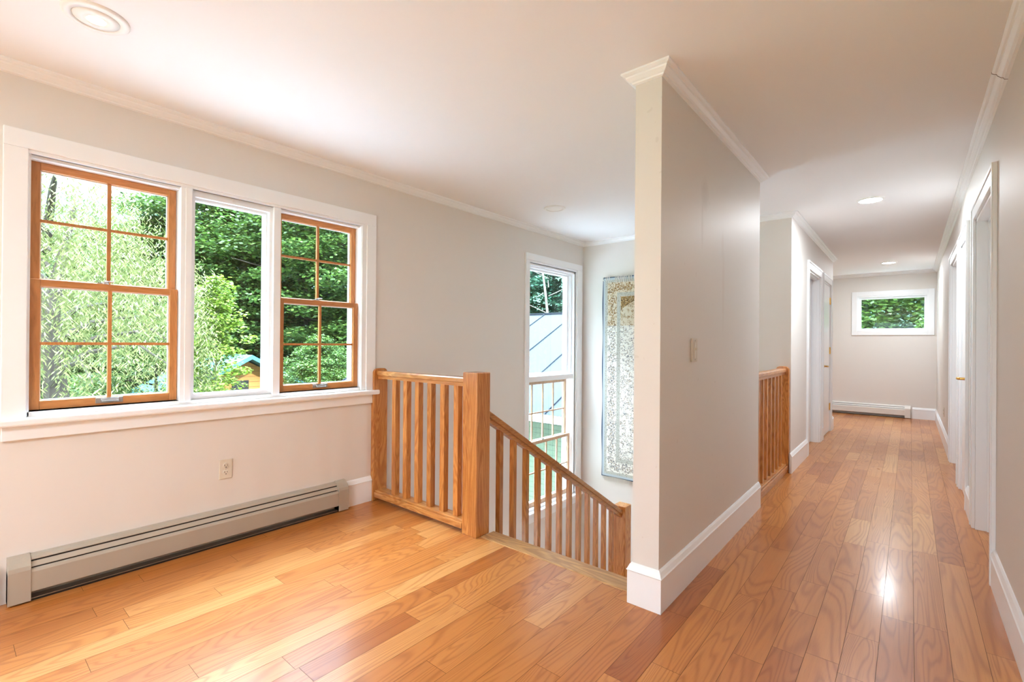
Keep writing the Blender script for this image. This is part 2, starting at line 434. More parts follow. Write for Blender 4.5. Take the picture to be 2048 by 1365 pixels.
# walls below floor level around the stairwell
b = MB().box(XW, XPl + .1, -2.1, -2.0, LOW, -.3).box(XPl + .05, XPl + .15, -2.0, 2.267, LOW, -.3)
b.box(XPl + .05, XPl + .15, YPe, YB, LOW, -.25)
tag(b.build('wall_lower', 'wall'), **G)
tag(MB().box(XW, XPl + .2, -2.1, YB, LOW - .1, LOW).build('floor_lower', 'oak_y'), **G)

# floor of separate planks
random.seed(4)
PW = .1085; PH0 = -.525
regs = [(XW, XR, YR0, 2.125), (XW, -2.155, 2.125, 2.2), (-2.155, XPl, 2.125, 2.15), (XPl + .08, XR, 2.125, YB), (XC - .02, XR, YB, YL), (XW, XR, YL, YE), (XR, XR + .115, 3.47, 4.375), (XR, XR + .115, 4.90, 5.50), (XR, XR + .115, 5.77, 6.69), (XC - .115, XC - .02, 6.10, 6.97), (XPl, XPl + .08, 3.8, YB)]
b = MB(); tones = []; offs = []
i0 = int(math.floor((XW - PH0) / PW)); i1 = int(math.ceil((XR + .2 - PH0) / PW))
for i in range(i0, i1):
    xa, xb = PH0 + i * PW, PH0 + (i + 1) * PW
    y = YR0 - random.random(); ks = []
    while y < YE: L = random.choice([.35, .5, .6, .75, .9, 1.05, 1.2]) * random.uniform(.85, 1.15); ks.append((y, y + L)); y += L
    for (ya, yb) in ks:
        tone = min(1, max(0, random.gauss(.5, .21))); off = (random.uniform(0, 40), random.uniform(0, 40), 0)
        for (rx0, rx1, ry0, ry1) in regs:
            cx0, cx1, cy0, cy1 = max(xa, rx0), min(xb, rx1), max(ya, ry0), min(yb, ry1)
            if cx1 - cx0 < .003 or cy1 - cy0 < .003: continue
            g = .0007
            gx0 = cx0 + (g if cx0 == xa else 0); gx1 = cx1 - (g if cx1 == xb else 0); gy0 = cy0 + (g if cy0 == ya else 0); gy1 = cy1 - (g if cy1 == yb else 0)
            b.quad((gx0, gy0, 0), (gx1, gy0, 0), (gx1, gy1, 0), (gx0, gy1, 0)); tones.append(tone); offs.append(off)
nfl = len(b.f)
for (rx0, rx1, ry0, ry1) in regs: b.box(rx0, rx1, ry0, ry1, -.30, -.0012)
me = bpy.data.meshes.new('floor'); me.from_pydata(b.v, [], b.f); me.update()
me.materials.append(M['floor']); me.materials.append(M['floor_gap'])
ta = me.attributes.new('tone', 'FLOAT', 'FACE'); oa = me.attributes.new('off', 'FLOAT_VECTOR', 'FACE')
for k in range(len(b.f)):
    if k < nfl: ta.data[k].value = tones[k]; oa.data[k].vector = offs[k]
    else: me.polygons[k].material_index = 1
fo = bpy.data.objects.new('floor', me); COL.objects.link(fo); tag(fo, **G)

# mouldings
BASE = [(0, 0), (.018, 0), (.018, .150), (.022, .155), (.018, .160), (.010, .178), (.004, .186), (0, .186)]
CROWN = [(0, H), (.052, H), (.052, H - .008), (.044, H - .014), (.036, H - .017), (.034, H - .024), (.022, H - .036), (.014, H - .040), (.012, H - .046), (0, H - .05)]
def base(name, path, side, closed=False): tag(MB().sweep(path, BASE, side, closed).build(name, 'trim'), **G)
def crown(name, path, side, closed=False): tag(MB().sweep(path, CROWN, side, closed).build(name, 'trim'), **G)
base('baseboard_partition', [(XPl, 2.27), (XPl, YP), (XPr, YP), (XPr, YPe)], -1)
base('baseboard_left', [(XW, 1.875), (XW, 2.092)], -1)
base('baseboard_left_near', [(XW, YR0), (XW, .165)], -1)
base('baseboard_right', [(XR, YR0), (XR, 3.385)], 1)
base('baseboard_right_middle', [(XR, 4.465), (XR, 4.81)], 1)
base('baseboard_right_far', [(XR, 6.78), (XR, YE)], 1)
base('baseboard_corridor', [(XC, YB - .04), (XC, 6.01)], -1)
base('baseboard_corridor_far', [(XC, 7.06), (XC, 7.18)], -1)
base('baseboard_end', [(XR, YE), (.035, YE)], 1)
base('baseboard_alcove', [(XC, 8.07), (XC, YL), (XW, YL)], -1)
crown('trim_left_crown', [(XW, YR0), (XW, YB), (XC, YB), (XC, YL), (XW, YL), (XW, YE), (XR, YE)], -1)
crown('trim_right_crown', [(XR, YE), (XR, YR0)], -1)
crown('trim_partition_crown', [(XPl, YP), (XPr, YP), (XPr, YPe), (XPl, YPe)], -1, True)
# dark butt joint in the right crown and corridor crown
tag(MB().sweep([(XR, 3.064), (XR, 3.0615)], [(o_ + .0008 if o_ else 0, z_ - (.001 if z_ < H else 0)) for o_, z_ in CROWN], -1).build('trim_crown_joint', 'floor_gap'), **G)

# ------------------------------------------------------------------ doors and casings on the corridor
def casing_y(b, x, s, y0, y1, zt, w_=.09, t_=.016, two=True):
    # flat casing with a raised inner bead around an opening in an x-plane wall; s=+1 faces +x
    b.box(x, x + s * t_, y0 - w_, y0, 0, zt).box(x, x + s * t_, y1, y1 + w_, 0, zt).box(x, x + s * t_, y0 - w_, y1 + w_, zt, zt + w_)
    b.box(x + s * t_, x + s * (t_ + .006), y0 - w_, y0 - w_ + .02, 0, zt + w_).box(x + s * t_, x + s * (t_ + .006), y1 + w_ - .02, y1 + w_, 0, zt + w_)
    b.box(x + s * t_, x + s * (t_ + .006), y0 - w_ + .02, y1 + w_ - .02, zt + w_ - .02, zt + w_)
def jamb_y(b, xa, xb, y0, y1, zt):
    b.box(xa, xb, y0, y0 + .018, 0, zt).box(xa, xb, y1 - .018, y1, 0, zt).box(xa, xb, y0, y1, zt - .018, zt)
    mx_ = (xa + xb) / 2
    b.box(mx_ - .006, mx_ + .03, y0 + .018, y0 + .03, 0, zt - .018).box(mx_ - .006, mx_ + .03, y1 - .03, y1 - .018, 0, zt - .018).box(mx_ - .006, mx_ + .03, y0 + .018, y1 - .018, zt - .03, zt - .018)
def lever(parent, x, y, z, s, dirn):
    b = MB().lathe([(0, 0), (.026, 0), (.026, .006), (.014, .012), (.010, .014), (.010, .045), (0, .045)], (0, 0, 0), 'X', 20)
    if s < 0: b.v = [(-p[0], p[1], p[2]) for p in b.v]
    b.v = [(p[0] + x, p[1] + y, p[2] + z) for p in b.v]
    b.tube([(x + s * .047, y, z), (x + s * .055, y + dirn * .02, z), (x + s * .057, y + dirn * .06, z - .002), (x + s * .055, y + dirn * .10, z + .002)], [.010, .009, .008, .006], 8)
    b.build('door_lever', 'brass', parent, smooth=True)
def hinge(parent, x, y, z):
    MB().box(x - .003, x + .002, y - .02, y + .02, z - .045, z + .045).lathe([(0, -.048), (.006, -.048), (.006, .048), (0, .048)], (x + .004, y, z), 'Z', 10).build('door_hinge', 'brass', parent)
def doorway(name, x, s, y0, y1, slab_x, panel=True):
    r = empty(name, (x, (y0 + y1) / 2, 0), **G)
    b = MB(); casing_y(b, x, s, y0, y1, 2.04); b.build('door_casing', 'trim', r, bevel=.002)
    b = MB(); jamb_y(b, x - s * .12, x, y0, y1, 2.04); b.build('door_jamb', 'trim', r)
    MB().box(slab_x, slab_x - s * .035, y0 + .02, y1 - .02, .008, 2.02).build('door_slab', 'trim', r, bevel=.002)
    return r
doorway('door_1', XR, -1, *D_R[0][:2], XR + .082)
d = doorway('door_2', XR, -1, *D_R[1][:2], XR + .004)
lever(d, XR + .004, 4.975, .955, -1, 1)
doorway('door_3', XR, -1, *D_R[2][:2], XR + .082)
doorway('door_4', XC, 1, *D_L[0][:2], XC - .082)
d = doorway('door_5', XC, 1, *D_L[1][:2], XC - .004)
lever(d, XC - .004, 7.36, .93, 1, -1)
for z in (.35, 1.13, 1.82): hinge(d, XC, 7.955, z)

# ------------------------------------------------------------------ windows
def ring(b, x0, x1, y0, y1, z0, z1, wy, wt, wb):
    b.box(x0, x1, y0, y0 + wy, z0, z1).box(x0, x1, y1 - wy, y1, z0, z1).box(x0, x1, y0 + wy, y1 - wy, z1 - wt, z1).box(x0, x1, y0 + wy, y1 - wy, z0, z0 + wb)
def pane(parent, x, y0, y1, z0, z1): MB().box(x - .002, x + .002, y0, y1, z0, z1).build('glass_pane', 'glass', parent)
def sash(parent, xf, y0, y1, z0, z1, mat_z, mat_y, vs, hs, st=.036, top=.034, bot=.042, th=.034, lines=True):
    r = empty('sash', (xf, (y0 + y1) / 2, z0)); r.parent = parent; r.location = Vector((xf, (y0 + y1) / 2, z0)) - wl(parent)
    MB().box(xf - th, xf, y0, y0 + st, z0, z1).build('sash_stile', mat_z, r, bevel=.002)
    MB().box(xf - th, xf, y1 - st, y1, z0, z1).build('sash_stile', mat_z, r, bevel=.002)
    MB().box(xf - th, xf, y0 + st, y1 - st, z1 - top, z1).build('sash_rail', mat_y, r, bevel=.002)
    MB().box(xf - th, xf, y0 + st, y1 - st, z0, z0 + bot).build('sash_rail', mat_y, r, bevel=.002)
    b = MB()
    for yv in vs: b.box(xf - .022, xf - .006, yv - .008, yv + .008, z0 + bot, z1 - top)
    for zh in hs: b.box(xf - .021, xf - .007, y0 + st, y1 - st, zh - .007, zh + .007)
    if b.v: b.build('muntin_bars', mat_z, r)
    b = MB(); ring(b, xf - .028, xf - .016, y0 + st - .001, y1 - st + .001, z0 + bot - .001, z1 - top + .001, .006, .006, .006); b.build('glazing_bead', 'trim', r)
    pane(r, xf - .024, y0 + st, y1 - st, z0 + bot, z1 - top)
    return r
def lift(parent, x, y, z):
    b = MB().box(x, x + .003, y - .055, y + .055, z - .011, z + .016)
    b.prism([(x, z + .010), (x + .016, z + .012), (x + .019, z + .004), (x + .014, z - .004), (x + .014, z + .002), (x + .003, z + .006)], y - .035, y + .035, 'Y')
    b.build('sash_lift', 'steel', parent, bevel=.001)
def lock(parent, x, y, z):
    b = MB().lathe([(0, .012), (.014, .012), (.016, .004), (.018, 0), (0, 0)], (x - .018, y, z), 'Z', 16).box(x - .03, x - .006, y - .03, y + .008, z, z + .006).tube([(x - .018, y, z + .012), (x - .010, y + .035, z + .014)], [.005, .004], 8)
    b.build('sash_lock', 'steel', parent)

def triple(name, y0, y1, dy=0):
    r = empty(name, (XW, (y0 + y1) / 2, .84), **G)
    z0, z1 = W1[2], W1[3]
    b = MB()
    b.box(XW, XW + .019, y0 - .085, y0 - .004, .835, z1 + .016).box(XW, XW + .019, y1 + .036, y1 + .115, .835, z1 + .016).box(XW, XW + .019, y0 - .085, y1 + .115, z1 + .016, 2.162)
    b.build('window_casing', 'trim', r, bevel=.003)
    b = MB()   # inner stepped stops
    b.box(XW - .012, XW + .010, y1, y1 + .036, z0 - .02, z1 + .016).box(XW - .012, XW + .008, y0 - .004, y1 + .036, z1 - .0, z1 + .016)
    b.box(XW - .028, XW + .004, y1 - .004, y1 + .020, z0 - .02, z1).box(XW - TH, XW + .004, y0 - .012, y0, z0 - .02, z1 + .01)
    b.build('window_stop', 'trim', r)
    b = MB().box(XW - TH, XW, y0, y0 + .006, z0 - .02, z1).box(XW - TH, XW, y1 - .006, y1, z0 - .02, z1).box(XW - TH, XW - .02, y0, y1, z1 - .012, z1).box(XW - TH, XW - .004, y0, y1, z0 - .03, z0)
    b.build('window_jamb', 'trim', r)
    k0, k1, k2, k3 = y0 + .598, y0 + .655, y0 + 1.105, y0 + 1.150
    b = MB().box(XW - TH, XW + .006, k0, k1, z0 - .01, z1).box(XW - TH, XW + .006, k2, k3, z0 - .01, z1)
    b.box(XW + .006, XW + .011, k0 + .022, k1 - .004, z0 - .01, z1)
    b.build('window_mullion', 'trim', r, bevel=.002)
    b = MB().box(XW - .02, XW + .048, y0 - .11, y1 + .14, .803, .838); b.build('window_stool', 'trim', r, bevel=.009)
    b = MB().box(XW, XW + .018, y0 - .082, y1 + .115, .738, .803); b.build('window_apron', 'trim', r, bevel=.003)
    mid = 1.47
    for a, c_ in ((y0 + .008, k0 - .003), (k3 + .003, y1 - .008)):
        ym = (a + c_) / 2
        up = sash(r, XW - .070, a, c_, mid - .01, z1 - .012, 'cherry_z', 'cherry_y', [ym], [(mid + z1) / 2 + .005], top=.036, bot=.03)
        lo = sash(r, XW - .030, a, c_, z0 + .004, mid + .016, 'cherry_z', 'cherry_y', [ym], [(z0 + mid) / 2 + .014])
        lift(lo, XW - .030, ym, z0 + .026); lock(lo, XW - .030, ym - .02, mid + .016)
    # centre: fixed light in a white frame
    b = MB(); ring(b, XW - .05, XW - .018, k1, k2, z0, z1 - .004, .018, .03, .03); ring(b, XW - .09, XW - .05, k1, k2, z0, z1 - .004, .028, .045, .030)
    f_ = b.build('fixed_frame', 'trim', r); pane(f_, XW - .07, k1 + .024, k2 - .024, z0 + .03, z1 - .04)
    return r
r = triple('window_1', W1[0], W1[1])
MB().lathe([(.006, -.002), (.008, -.002), (.009, .0), (.008, .002), (.006, .002)], (XW - .012, 1.13, 2.045), 'X', 14).build('hook', 'plastic', r)
b = MB()
r5 = triple('window_5', W5[0], W5[0] + (W1[1] - W1[0]))

# stair window: fixed light above a double hung wood sash
r = empty('window_2', (XW, 4.48, .7), **G)
b = MB().box(XW, XW + .019, 3.958, 4.026, -.66, 2.092).box(XW, XW + .019, 4.972, 5.085, -.66, 2.092).box(XW, XW + .019, 3.958, 5.085, 2.092, 2.165)
b.build('window_casing', 'trim', r, bevel=.003)
b = MB().box(XW - TH, XW + .004, 4.012, 4.026, -.6, 2.092).box(XW - .01, XW + .010, 4.955, 4.972, -.6, 2.092).box(XW - .045, XW, 4.925, 4.955, -.6, 2.09).box(XW - .01, XW + .008, 4.026, 4.972, 2.07, 2.092).box(XW - TH, XW, 4.945, 4.96, -.62, 2.09)
b.box(XW - .045, XW, 4.026, 4.955, 2.045, 2.07)
b.build('window_stop', 'trim', r)
MB().box(XW - TH, XW - .01, 4.02, 4.95, .775, .835).build('window_transom', 'trim', r, bevel=.003)
MB().box(XW - TH, XW + .045, 3.93, 5.10, -.66, -.625).build('window_stool', 'trim', r, bevel=.008)
MB().box(XW, XW + .018, 3.96, 5.08, -.74, -.66).build('window_apron', 'trim', r, bevel=.003)
b = MB(); ring(b, XW - .06, XW - .03, 4.02, 4.925, .835, 2.045, .02, .02, .015); ring(b, XW - .11, XW - .06, 4.02, 4.905, .835, 2.035, .045, .03, .03)
f_ = b.build('fixed_frame', 'trim', r, bevel=.002); pane(f_, XW - .09, 4.06, 4.87, .86, 2.01)
up = sash(r, XW - .075, 4.026, 4.885, .08, .770, 'pale_wood', 'pale_wood', [4.21, 4.415, 4.62], [.415], st=.04, top=.03, bot=.03)
lo = sash(r, XW - .040, 4.026, 4.915, -.60, .112, 'pale_wood', 'pale_wood', [4.235, 4.44, 4.65], [-.236], st=.04, top=.035, bot=.05)
lock(lo, XW - .04, 4.38, .112)

# end wall window
r = empty('window_3', (-.24, YE, 1.4), **G)
def ringx(b, y0_, y1_, x0, x1, z0, z1, w_):
    b.box(x0, x0 + w_, y0_, y1_, z0, z1).box(x1 - w_, x1, y0_, y1_, z0, z1).box(x0 + w_, x1 - w_, y0_, y1_, z1 - w_, z1).box(x0 + w_, x1 - w_, y0_, y1_, z0, z0 + w_)
b = MB(); ringx(b, YE - .019, YE, -.793, .305, 1.385, 2.142, .078); b.build('window_casing', 'trim', r, bevel=.003)
b = MB(); ringx(b, YE - .008, YE + .05, -.715, .228, 1.463, 2.064, .02); ringx(b, YE + .05, YE + .10, -.705, .225, 1.455, 2.055, .045)
f_ = b.build('fixed_frame', 'trim', r, bevel=.002)
MB().box(-.66, .18, YE + .07, YE + .074, 1.50, 2.02).build('glass_pane', 'glass', f_)
# alcove window, and an unseen rear window added wide to let daylight in
r = empty('window_4', (XW, 9.3, .95), **G)
b = MB(); ring(b, XW, XW + .018, W4[0] - .08, W4[1] + .08, W4[2] - .08, W4[3] + .08, .08, .08, .08); ring(b, XW - .10, XW - .05, *W4, .05, .05, .05); b.build('window_casing', 'trim', r)
pane(r, XW - .07, W4[0] + .05, W4[1] - .05, W4[2] + .05, W4[3] - .05)
r = empty('window_6', (-1.4, YR0, .5), **G)
b = MB(); ringx(b, YR0, YR0 + .018, WB[0] - .08, WB[1] + .08, WB[2] - .08, WB[3] + .08, .08); ringx(b, YR0 - .10, YR0 - .05, *WB, .05); b.box(-1.43, -1.37, YR0 - .1, YR0 - .04, WB[2], WB[3]); b.build('window_casing', 'trim', r)
MB().box(WB[0] + .05, WB[1] - .05, YR0 - .072, YR0 - .068, WB[2] + .05, WB[3] - .05).build('glass_pane', 'glass', r)

# ------------------------------------------------------------------ staircase
st = empty('staircase', (-1.55, 2.24, 0), label='oak stairs going down between the railing and the grey partition end', category='stairs')
MB().box(-2.03, XPl - .002, 2.137, 2.262, -.03, .004).build('landing_nosing', 'nosing', st, bevel=.006, label='worn grey-streaked oak nosing board')
RUN, RISE = .286, .174
for k in range(1, 8):
    y0 = 2.25 + RUN * (k - 1)
    MB().box(-2.17, XPl - .002, y0 - .02, y0 + RUN + .01, -RISE * k - .028, -RISE * k).build('tread', 'oak_x', st, bevel=.006)
    MB().box(-2.13, XPl - .002, y0 - .005, y0 + .01, -RISE * k, -RISE * (k - 1) - .028).build('riser', 'trim', st)
b = MB()
ys = [2.25 + RUN * k for k in range(8)]
b.prism([(2.24, -.03), (2.24, -.45)] + [(ys[7] + .0, -RISE * 7 - .42), (ys[7], -RISE * 7 - .03)] + [q for k in range(7, 0, -1) for q in ((ys[k], -RISE * k - .03), (ys[k - 1], -RISE * k - .03))], -2.135, -2.115, 'X')
b.build('stringer', 'trim', st)
zl = -RISE * 8
MB().box(-2.17, XPl - .002, ys[7] + .002, YB - .002, zl - .04, zl).build('landing', 'oak_x', st)

# newel posts
def newel(x0, x1, y0, y1, zb, zt, label):
    b = MB(); b.box(x0, x1, y0, y1, zb, zt)
    return tag(b.build('newel_post', 'oak', bevel=.006, loc=((x0 + x1) / 2, (y0 + y1) / 2, zb)), label, 'post')
newel(-2.155, -2.03, 2.100, 2.222, 0.0, 1.015, 'square oak newel post at the head of the stairs, taller near one')
newel(-2.155, -2.03, 4.10, 4.222, -RISE * 7 + .0, -.325, 'small square oak newel post at the foot of the sloping stair rail')

def arch_post(parent, plane, a0, a1, u0, u1, z1, zb=0):
    # flat board on a wall with a half round top; plane 'X' -> profile in (y,z), extruded in x
    rr_ = min((u1 - u0) / 2, .035); pr = [(u0, zb), (u1, zb), (u1, z1 - rr_)]
    for k in range(1, 7): an = math.pi / 2 * k / 6; pr.append((u1 - rr_ + rr_ * math.cos(an), z1 - rr_ + rr_ * math.sin(an)))
    for k in range(0, 7): an = math.pi / 2 + math.pi / 2 * k / 6; pr.append((u0 + rr_ + rr_ * math.cos(an), z1 - rr_ + rr_ * math.sin(an)))
    MB().prism(pr, a0, a1, plane).build('wall_post', 'oak', parent, bevel=.004)

# guard railing by the big window
g = empty('guard_railing', (-2.6, 2.15, 0), label='short level oak railing between the window wall and the tall newel post', category='railing')
arch_post(g, 'X', XW, XW + .036, 2.092, 2.215, 1.0)
HR = lambda c: [(c - .033, .950), (c - .030, .945), (c + .030, .945), (c + .033, .950), (c + .033, .972), (c + .026, .981), (c - .026, .981), (c - .033, .972)]
MB().prism(HR(2.15), XW + .036, -2.155, 'X').build('handrail', 'oak_x', g, bevel=.002)
MB().box(XW + .036, -2.155, 2.128, 2.172, .922, .945).build('sub_rail', 'oak_x', g)
MB().box(XW + .036, -2.155, 2.098, 2.202, .030, .068).box(XW + .036, -2.155, 2.108, 2.192, .068, .082).build('bottom_rail', 'oak_x', g, bevel=.003)
for k in range(7):
    x = -2.904 + .1315 * (k - 0)
    if k == 6: continue
    MB().box(x - .021, x + .021, 2.129, 2.171, .081, .925).build('baluster', 'oak', g, bevel=.0025, loc=(x, 2.15, .08))

# stair railing
g = empty('stair_railing', (-2.09, 2.25, 0), label='sloping oak stair railing with square balusters going down from the tall newel', category='railing')
def rz(y): return .735 - .607 * (y - 2.3)
hb = MB().skew((-2.09, 2.222, rz(2.222)), (-2.09, 4.10, rz(4.10)), .033, .042)
hb.build('handrail', 'oak_y', g, bevel=.006)
MB().skew((-2.09, 2.222, rz(2.222) - .042), (-2.09, 4.10, rz(4.10) - .042), .022, .030).build('sub_rail', 'oak_y', g)
for k in range(12):
    y = 2.365 + .1413 * k
    if y > 4.06: break
    n_ = int((y - 2.25) // RUN) + 1
    MB().box(-2.108, -2.072, y, y + .036, -RISE * n_ - .002, rz(y) - .066).build('baluster', 'oak', g, bevel=.002, loc=(-2.09, y + .018, -RISE * n_))

# corridor railing
g = empty('guard_railing', (-.93, 4.5, 0), label='short level oak railing beside the corridor, past the grey partition', category='railing')
XG = -.925
arch_post(g, 'Y', YB - .034, YB, XG - .055, XG + .055, 1.0)
MB().prism(HR(XG), YPe, YB - .034, 'Y').build('handrail', 'oak_y', g, bevel=.002)
MB().box(XG - .022, XG + .022, YPe, YB - .034, .922, .945).build('sub_rail', 'oak_y', g)
MB().box(XG - .052, XG + .052, YPe, YB - .034, .030, .068).box(XG - .04, XG + .04, YPe, YB - .034, .068, .082).box(XG - .03, XG + .045, YPe, YB - .034, .0, .030).build('bottom_rail', 'oak_y', g, bevel=.003)
for k in range(8):
    y = 3.985 + .141 * k
    MB().box(XG - .018, XG + .018, y - .018, y + .018, .081, .925).build('baluster', 'oak', g, bevel=.002, loc=(XG, y, .08))

# ------------------------------------------------------------------ baseboard heaters
def heater(length, mat, label):
    # runs along +y from the origin, wall at x=0, room towards +x
    r = empty('baseboard_heater', (0, 0, 0), label=label, category='heater')
    c_ = .075
    MB().prism([(0, .205), (.022, .203), (.034, .197), (.041, .187), (.039, .184), (.031, .193), (.02, .199), (0, .2)], c_, length - c_, 'Y').box(0, .004, c_, length - c_, .01, .2).build('back_plate', mat, r)
    MB().box(.005, .036, c_, length - c_, .06, .183).build('fin_core', 'black', r)
    MB().prism([(.040, .178), (.0545, .160), (.0545, .157), (.038, .174)], c_, length - c_, 'Y').build('damper_flap', mat, r)
    MB().prism([(.052, .151), (.060, .146), (.065, .136), (.065, .048), (.060, .044), (.060, .134), (.050, .146)], c_, length - c_, 'Y').build('front_panel', mat, r)
    MB().box(.004, .056, c_, length - c_, .012, .015).build('floor_lip', 'steel', r)
    MB().box(.004, .05, c_, length - c_, .0, .011).build('toe_recess', 'black', r)
    for a in (0, length - c_):
        MB().prism([(0, .008), (.068, .008), (.068, .150), (.064, .168), (.052, .186), (.036, .200), (.02, .208), (0, .210)], a, a + c_, 'Y').box(.0, .069, a, a + .003 if a == 0 else a + .002, .008, .15).build('end_cap', mat, r, bevel=.004)
    return r
hh = heater(1.675, 'heater', 'long beige metal baseboard heater on the floor under the large window'); hh.location = (XW, .195, 0)
hh = heater(2.4, 'heater_white', 'pale metal baseboard heater on the far end wall of the corridor'); hh.rotation_euler = (0, 0, -math.pi / 2); hh.location = (.012 - 2.4, YE, 0)

# ------------------------------------------------------------------ outlets, switch
def outlet(label):
    r = empty('electrical_outlet', (0, 0, 0), label=label, category='outlet')
    MB().box(0, .006, -.036, .036, -.058, .058).build('cover_plate', 'almond', r, bevel=.003)
    for z in (.020, -.020):
        q = MB().lathe([(0, .009), (.015, .009), (.0165, .006), (0, .006)], (0, 0, z), 'X', 20).build('socket', 'almond', r)
        MB().box(.0088, .0095, -.008, -.0055, z - .001, z + .008).box(.0088, .0095, .0055, .008, z - .0, z + .007).lathe([(0, .0095), (.003, .0095), (.003, .0088), (0, .0088)], (0, 0, z - .008), 'X', 8).build('slots', 'black', q)
    MB().lathe([(0, .0075), (.003, .007), (.003, .005), (0, .005)], (0, 0, 0), 'X', 10).build('screw', 'steel', r)
    return r
o = outlet('almond duplex outlet low on the wall under the large window'); o.location = (XW, 1.093, .434)
o2 = outlet('small outlet low on the right corridor wall near its far end'); o2.location = (XR, 8.05, .38); o2.rotation_euler = (0, 0, math.pi)
r = empty('light_switch', (XPr, 2.488, 1.17), label='narrow ivory dimmer switch on the corridor side of the grey partition', category='light switch')
MB().box(XPr, XPr + .011, 2.452, 2.524, 1.111, 1.232).build('cover_plate', 'switch', r, bevel=.003)
MB().box(XPr + .011, XPr + .013, 2.479, 2.497, 1.13, 1.21).build('slider_slot', 'almond', r)
MB().box(XPr + .012, XPr + .022, 2.482, 2.494, 1.170, 1.183).build('slider_knob', 'switch', r)
for z in (1.122, 1.220): MB().lathe([(0, .013), (.003, .0125), (.003, .01), (0, .01)], (XPr, 2.488, z), 'X', 8).build('screw', 'steel', r)

# ------------------------------------------------------------------ recessed ceiling lights
def downlight(x, y, kind, label, H=H):
    r = empty('recessed_light', (x, y, H), label=label, category='ceiling light', group='recessed ceiling lights')
    if kind == 'eyeball':
        MB().lathe([(.104, 0), (.104, -.003), (.098, -.008), (.074, -.010), (.073, -.004)], (x, y, H), 'Z', 48).build('trim_ring', 'plastic', r, smooth=True)
        MB().lathe([(.0715, -.002), (.0705, -.009), (.05, -.013), (.030, -.014), (.028, -.009)], (x, y, H), 'Z', 48).build('baffle', 'plastic', r, smooth=True)
        MB().lathe([(0, -.011), (.02, -.011), (.0275, -.008)], (x, y, H), 'Z', 32).build('bulb', 'lamp_dim', r)
    else:
        MB().lathe([(.101, 0), (.101, -.003), (.094, -.009), (.076, -.010), (.073, -.003)], (x, y, H), 'Z', 48).build('trim_ring', 'plastic', r, smooth=True)
        MB().lathe([(0, -.0085), (.05, -.0085), (.0725, -.005)], (x, y, H), 'Z', 40).build('lens', {'on': 'lamp', 'bright': 'lamp_fill'}.get(kind, 'plastic'), r)
    return r
downlight(-2.435, .377, 'eyeball', 'white eyeball ceiling light with small warm bulb, above the large window')
downlight(-2.539, 3.64, 'off', 'small unlit white ceiling light above the stairwell')
downlight(-.265, 5.10, 'on', 'glowing round ceiling light halfway down the corridor')
downlight(-.25, 9.11, 'on', 'glowing round ceiling light at the far end of the corridor')

for x, y, tx in ((-1.1, -.9, 'added unseen fill light just behind the camera'), (-2.4, -2.6, 'added unseen fill light over the far left of the room behind'), (-.6, -2.6, 'added unseen fill light over the far right of the room behind')):
    downlight(x, y, 'bright', tx)  # unseen fill lights added behind the camera to brighten the interior
for x, y, tx in ((-2.6, 1.5, 'added unseen lower floor fill light nearer the window wall'), (-1.6, 1.3, 'added unseen lower floor fill light nearer the middle of the house')):
    downlight(x, y, 'bright', tx, -.301)  # unseen fill lights added below to brighten the stairwell walls
# ------------------------------------------------------------------ rug on the stair wall
RX, RZ = -2.845, -.385
rg = empty('wall_rug', (RX, YB - .012, RZ), label='patterned oriental rug with dark blue edge hanging on the stairwell wall', category='rug')
b = MB(); nx, nz = 24, 40
def ry(i, j): return -.012 - .004 * math.sin(i * .9) * math.sin(j * .35) 
for j in range(nz + 1):
    for i in range(nx + 1): b.v.append((RW * i / nx + .004 * math.sin(j * .5) * (1 if i in (0,) else 0), ry(i, j), RH * j / nz + (.008 * math.sin(i * .5) if j == 0 else 0)))
for j in range(nz):
    for i in range(nx): q = j * (nx + 1) + i; b.f.append((q, q + 1, q + nx + 2, q + nx + 1))
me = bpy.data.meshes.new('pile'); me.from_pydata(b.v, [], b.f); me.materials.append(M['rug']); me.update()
po = bpy.data.objects.new('pile', me); COL.objects.link(po); po.parent = rg
sm = po.modifiers.new('thick', 'SOLIDIFY'); sm.thickness = .006
random.seed(9)
b = MB()
for i in range(150):
    x = RX + RW * (i + .5) / 150; L = random.uniform(.035, .05)
    b.tube([(x, YB - .022, RZ + .004), (x + random.uniform(-.003, .003), YB - .018, RZ - L)], [.0022, .0012], 4)
b.build('bottom_fringe', 'fringe', rg)
b = MB(); zt = RZ + RH; bl_ = b; br_ = MB()
for i in range(75):
    x = RX + RW * (i + .5) / 75
    if .09 < (x - RX) < .155 or random.random() < .12: continue
    L = random.uniform(.045, .085)
    (bl_ if x - RX < .12 else br_).tube([(x, YB - .016, zt - .004), (x, YB - .026, zt + .012), (x + random.uniform(-.008, .008), YB - .030, zt - .02), (x + random.uniform(-.012, .012), YB - .028, zt - L)], [.005, .006, .006, .003], 5)
bl_.build('top_fringe', 'fringe', rg); br_.build('top_fringe', 'fringe', rg)

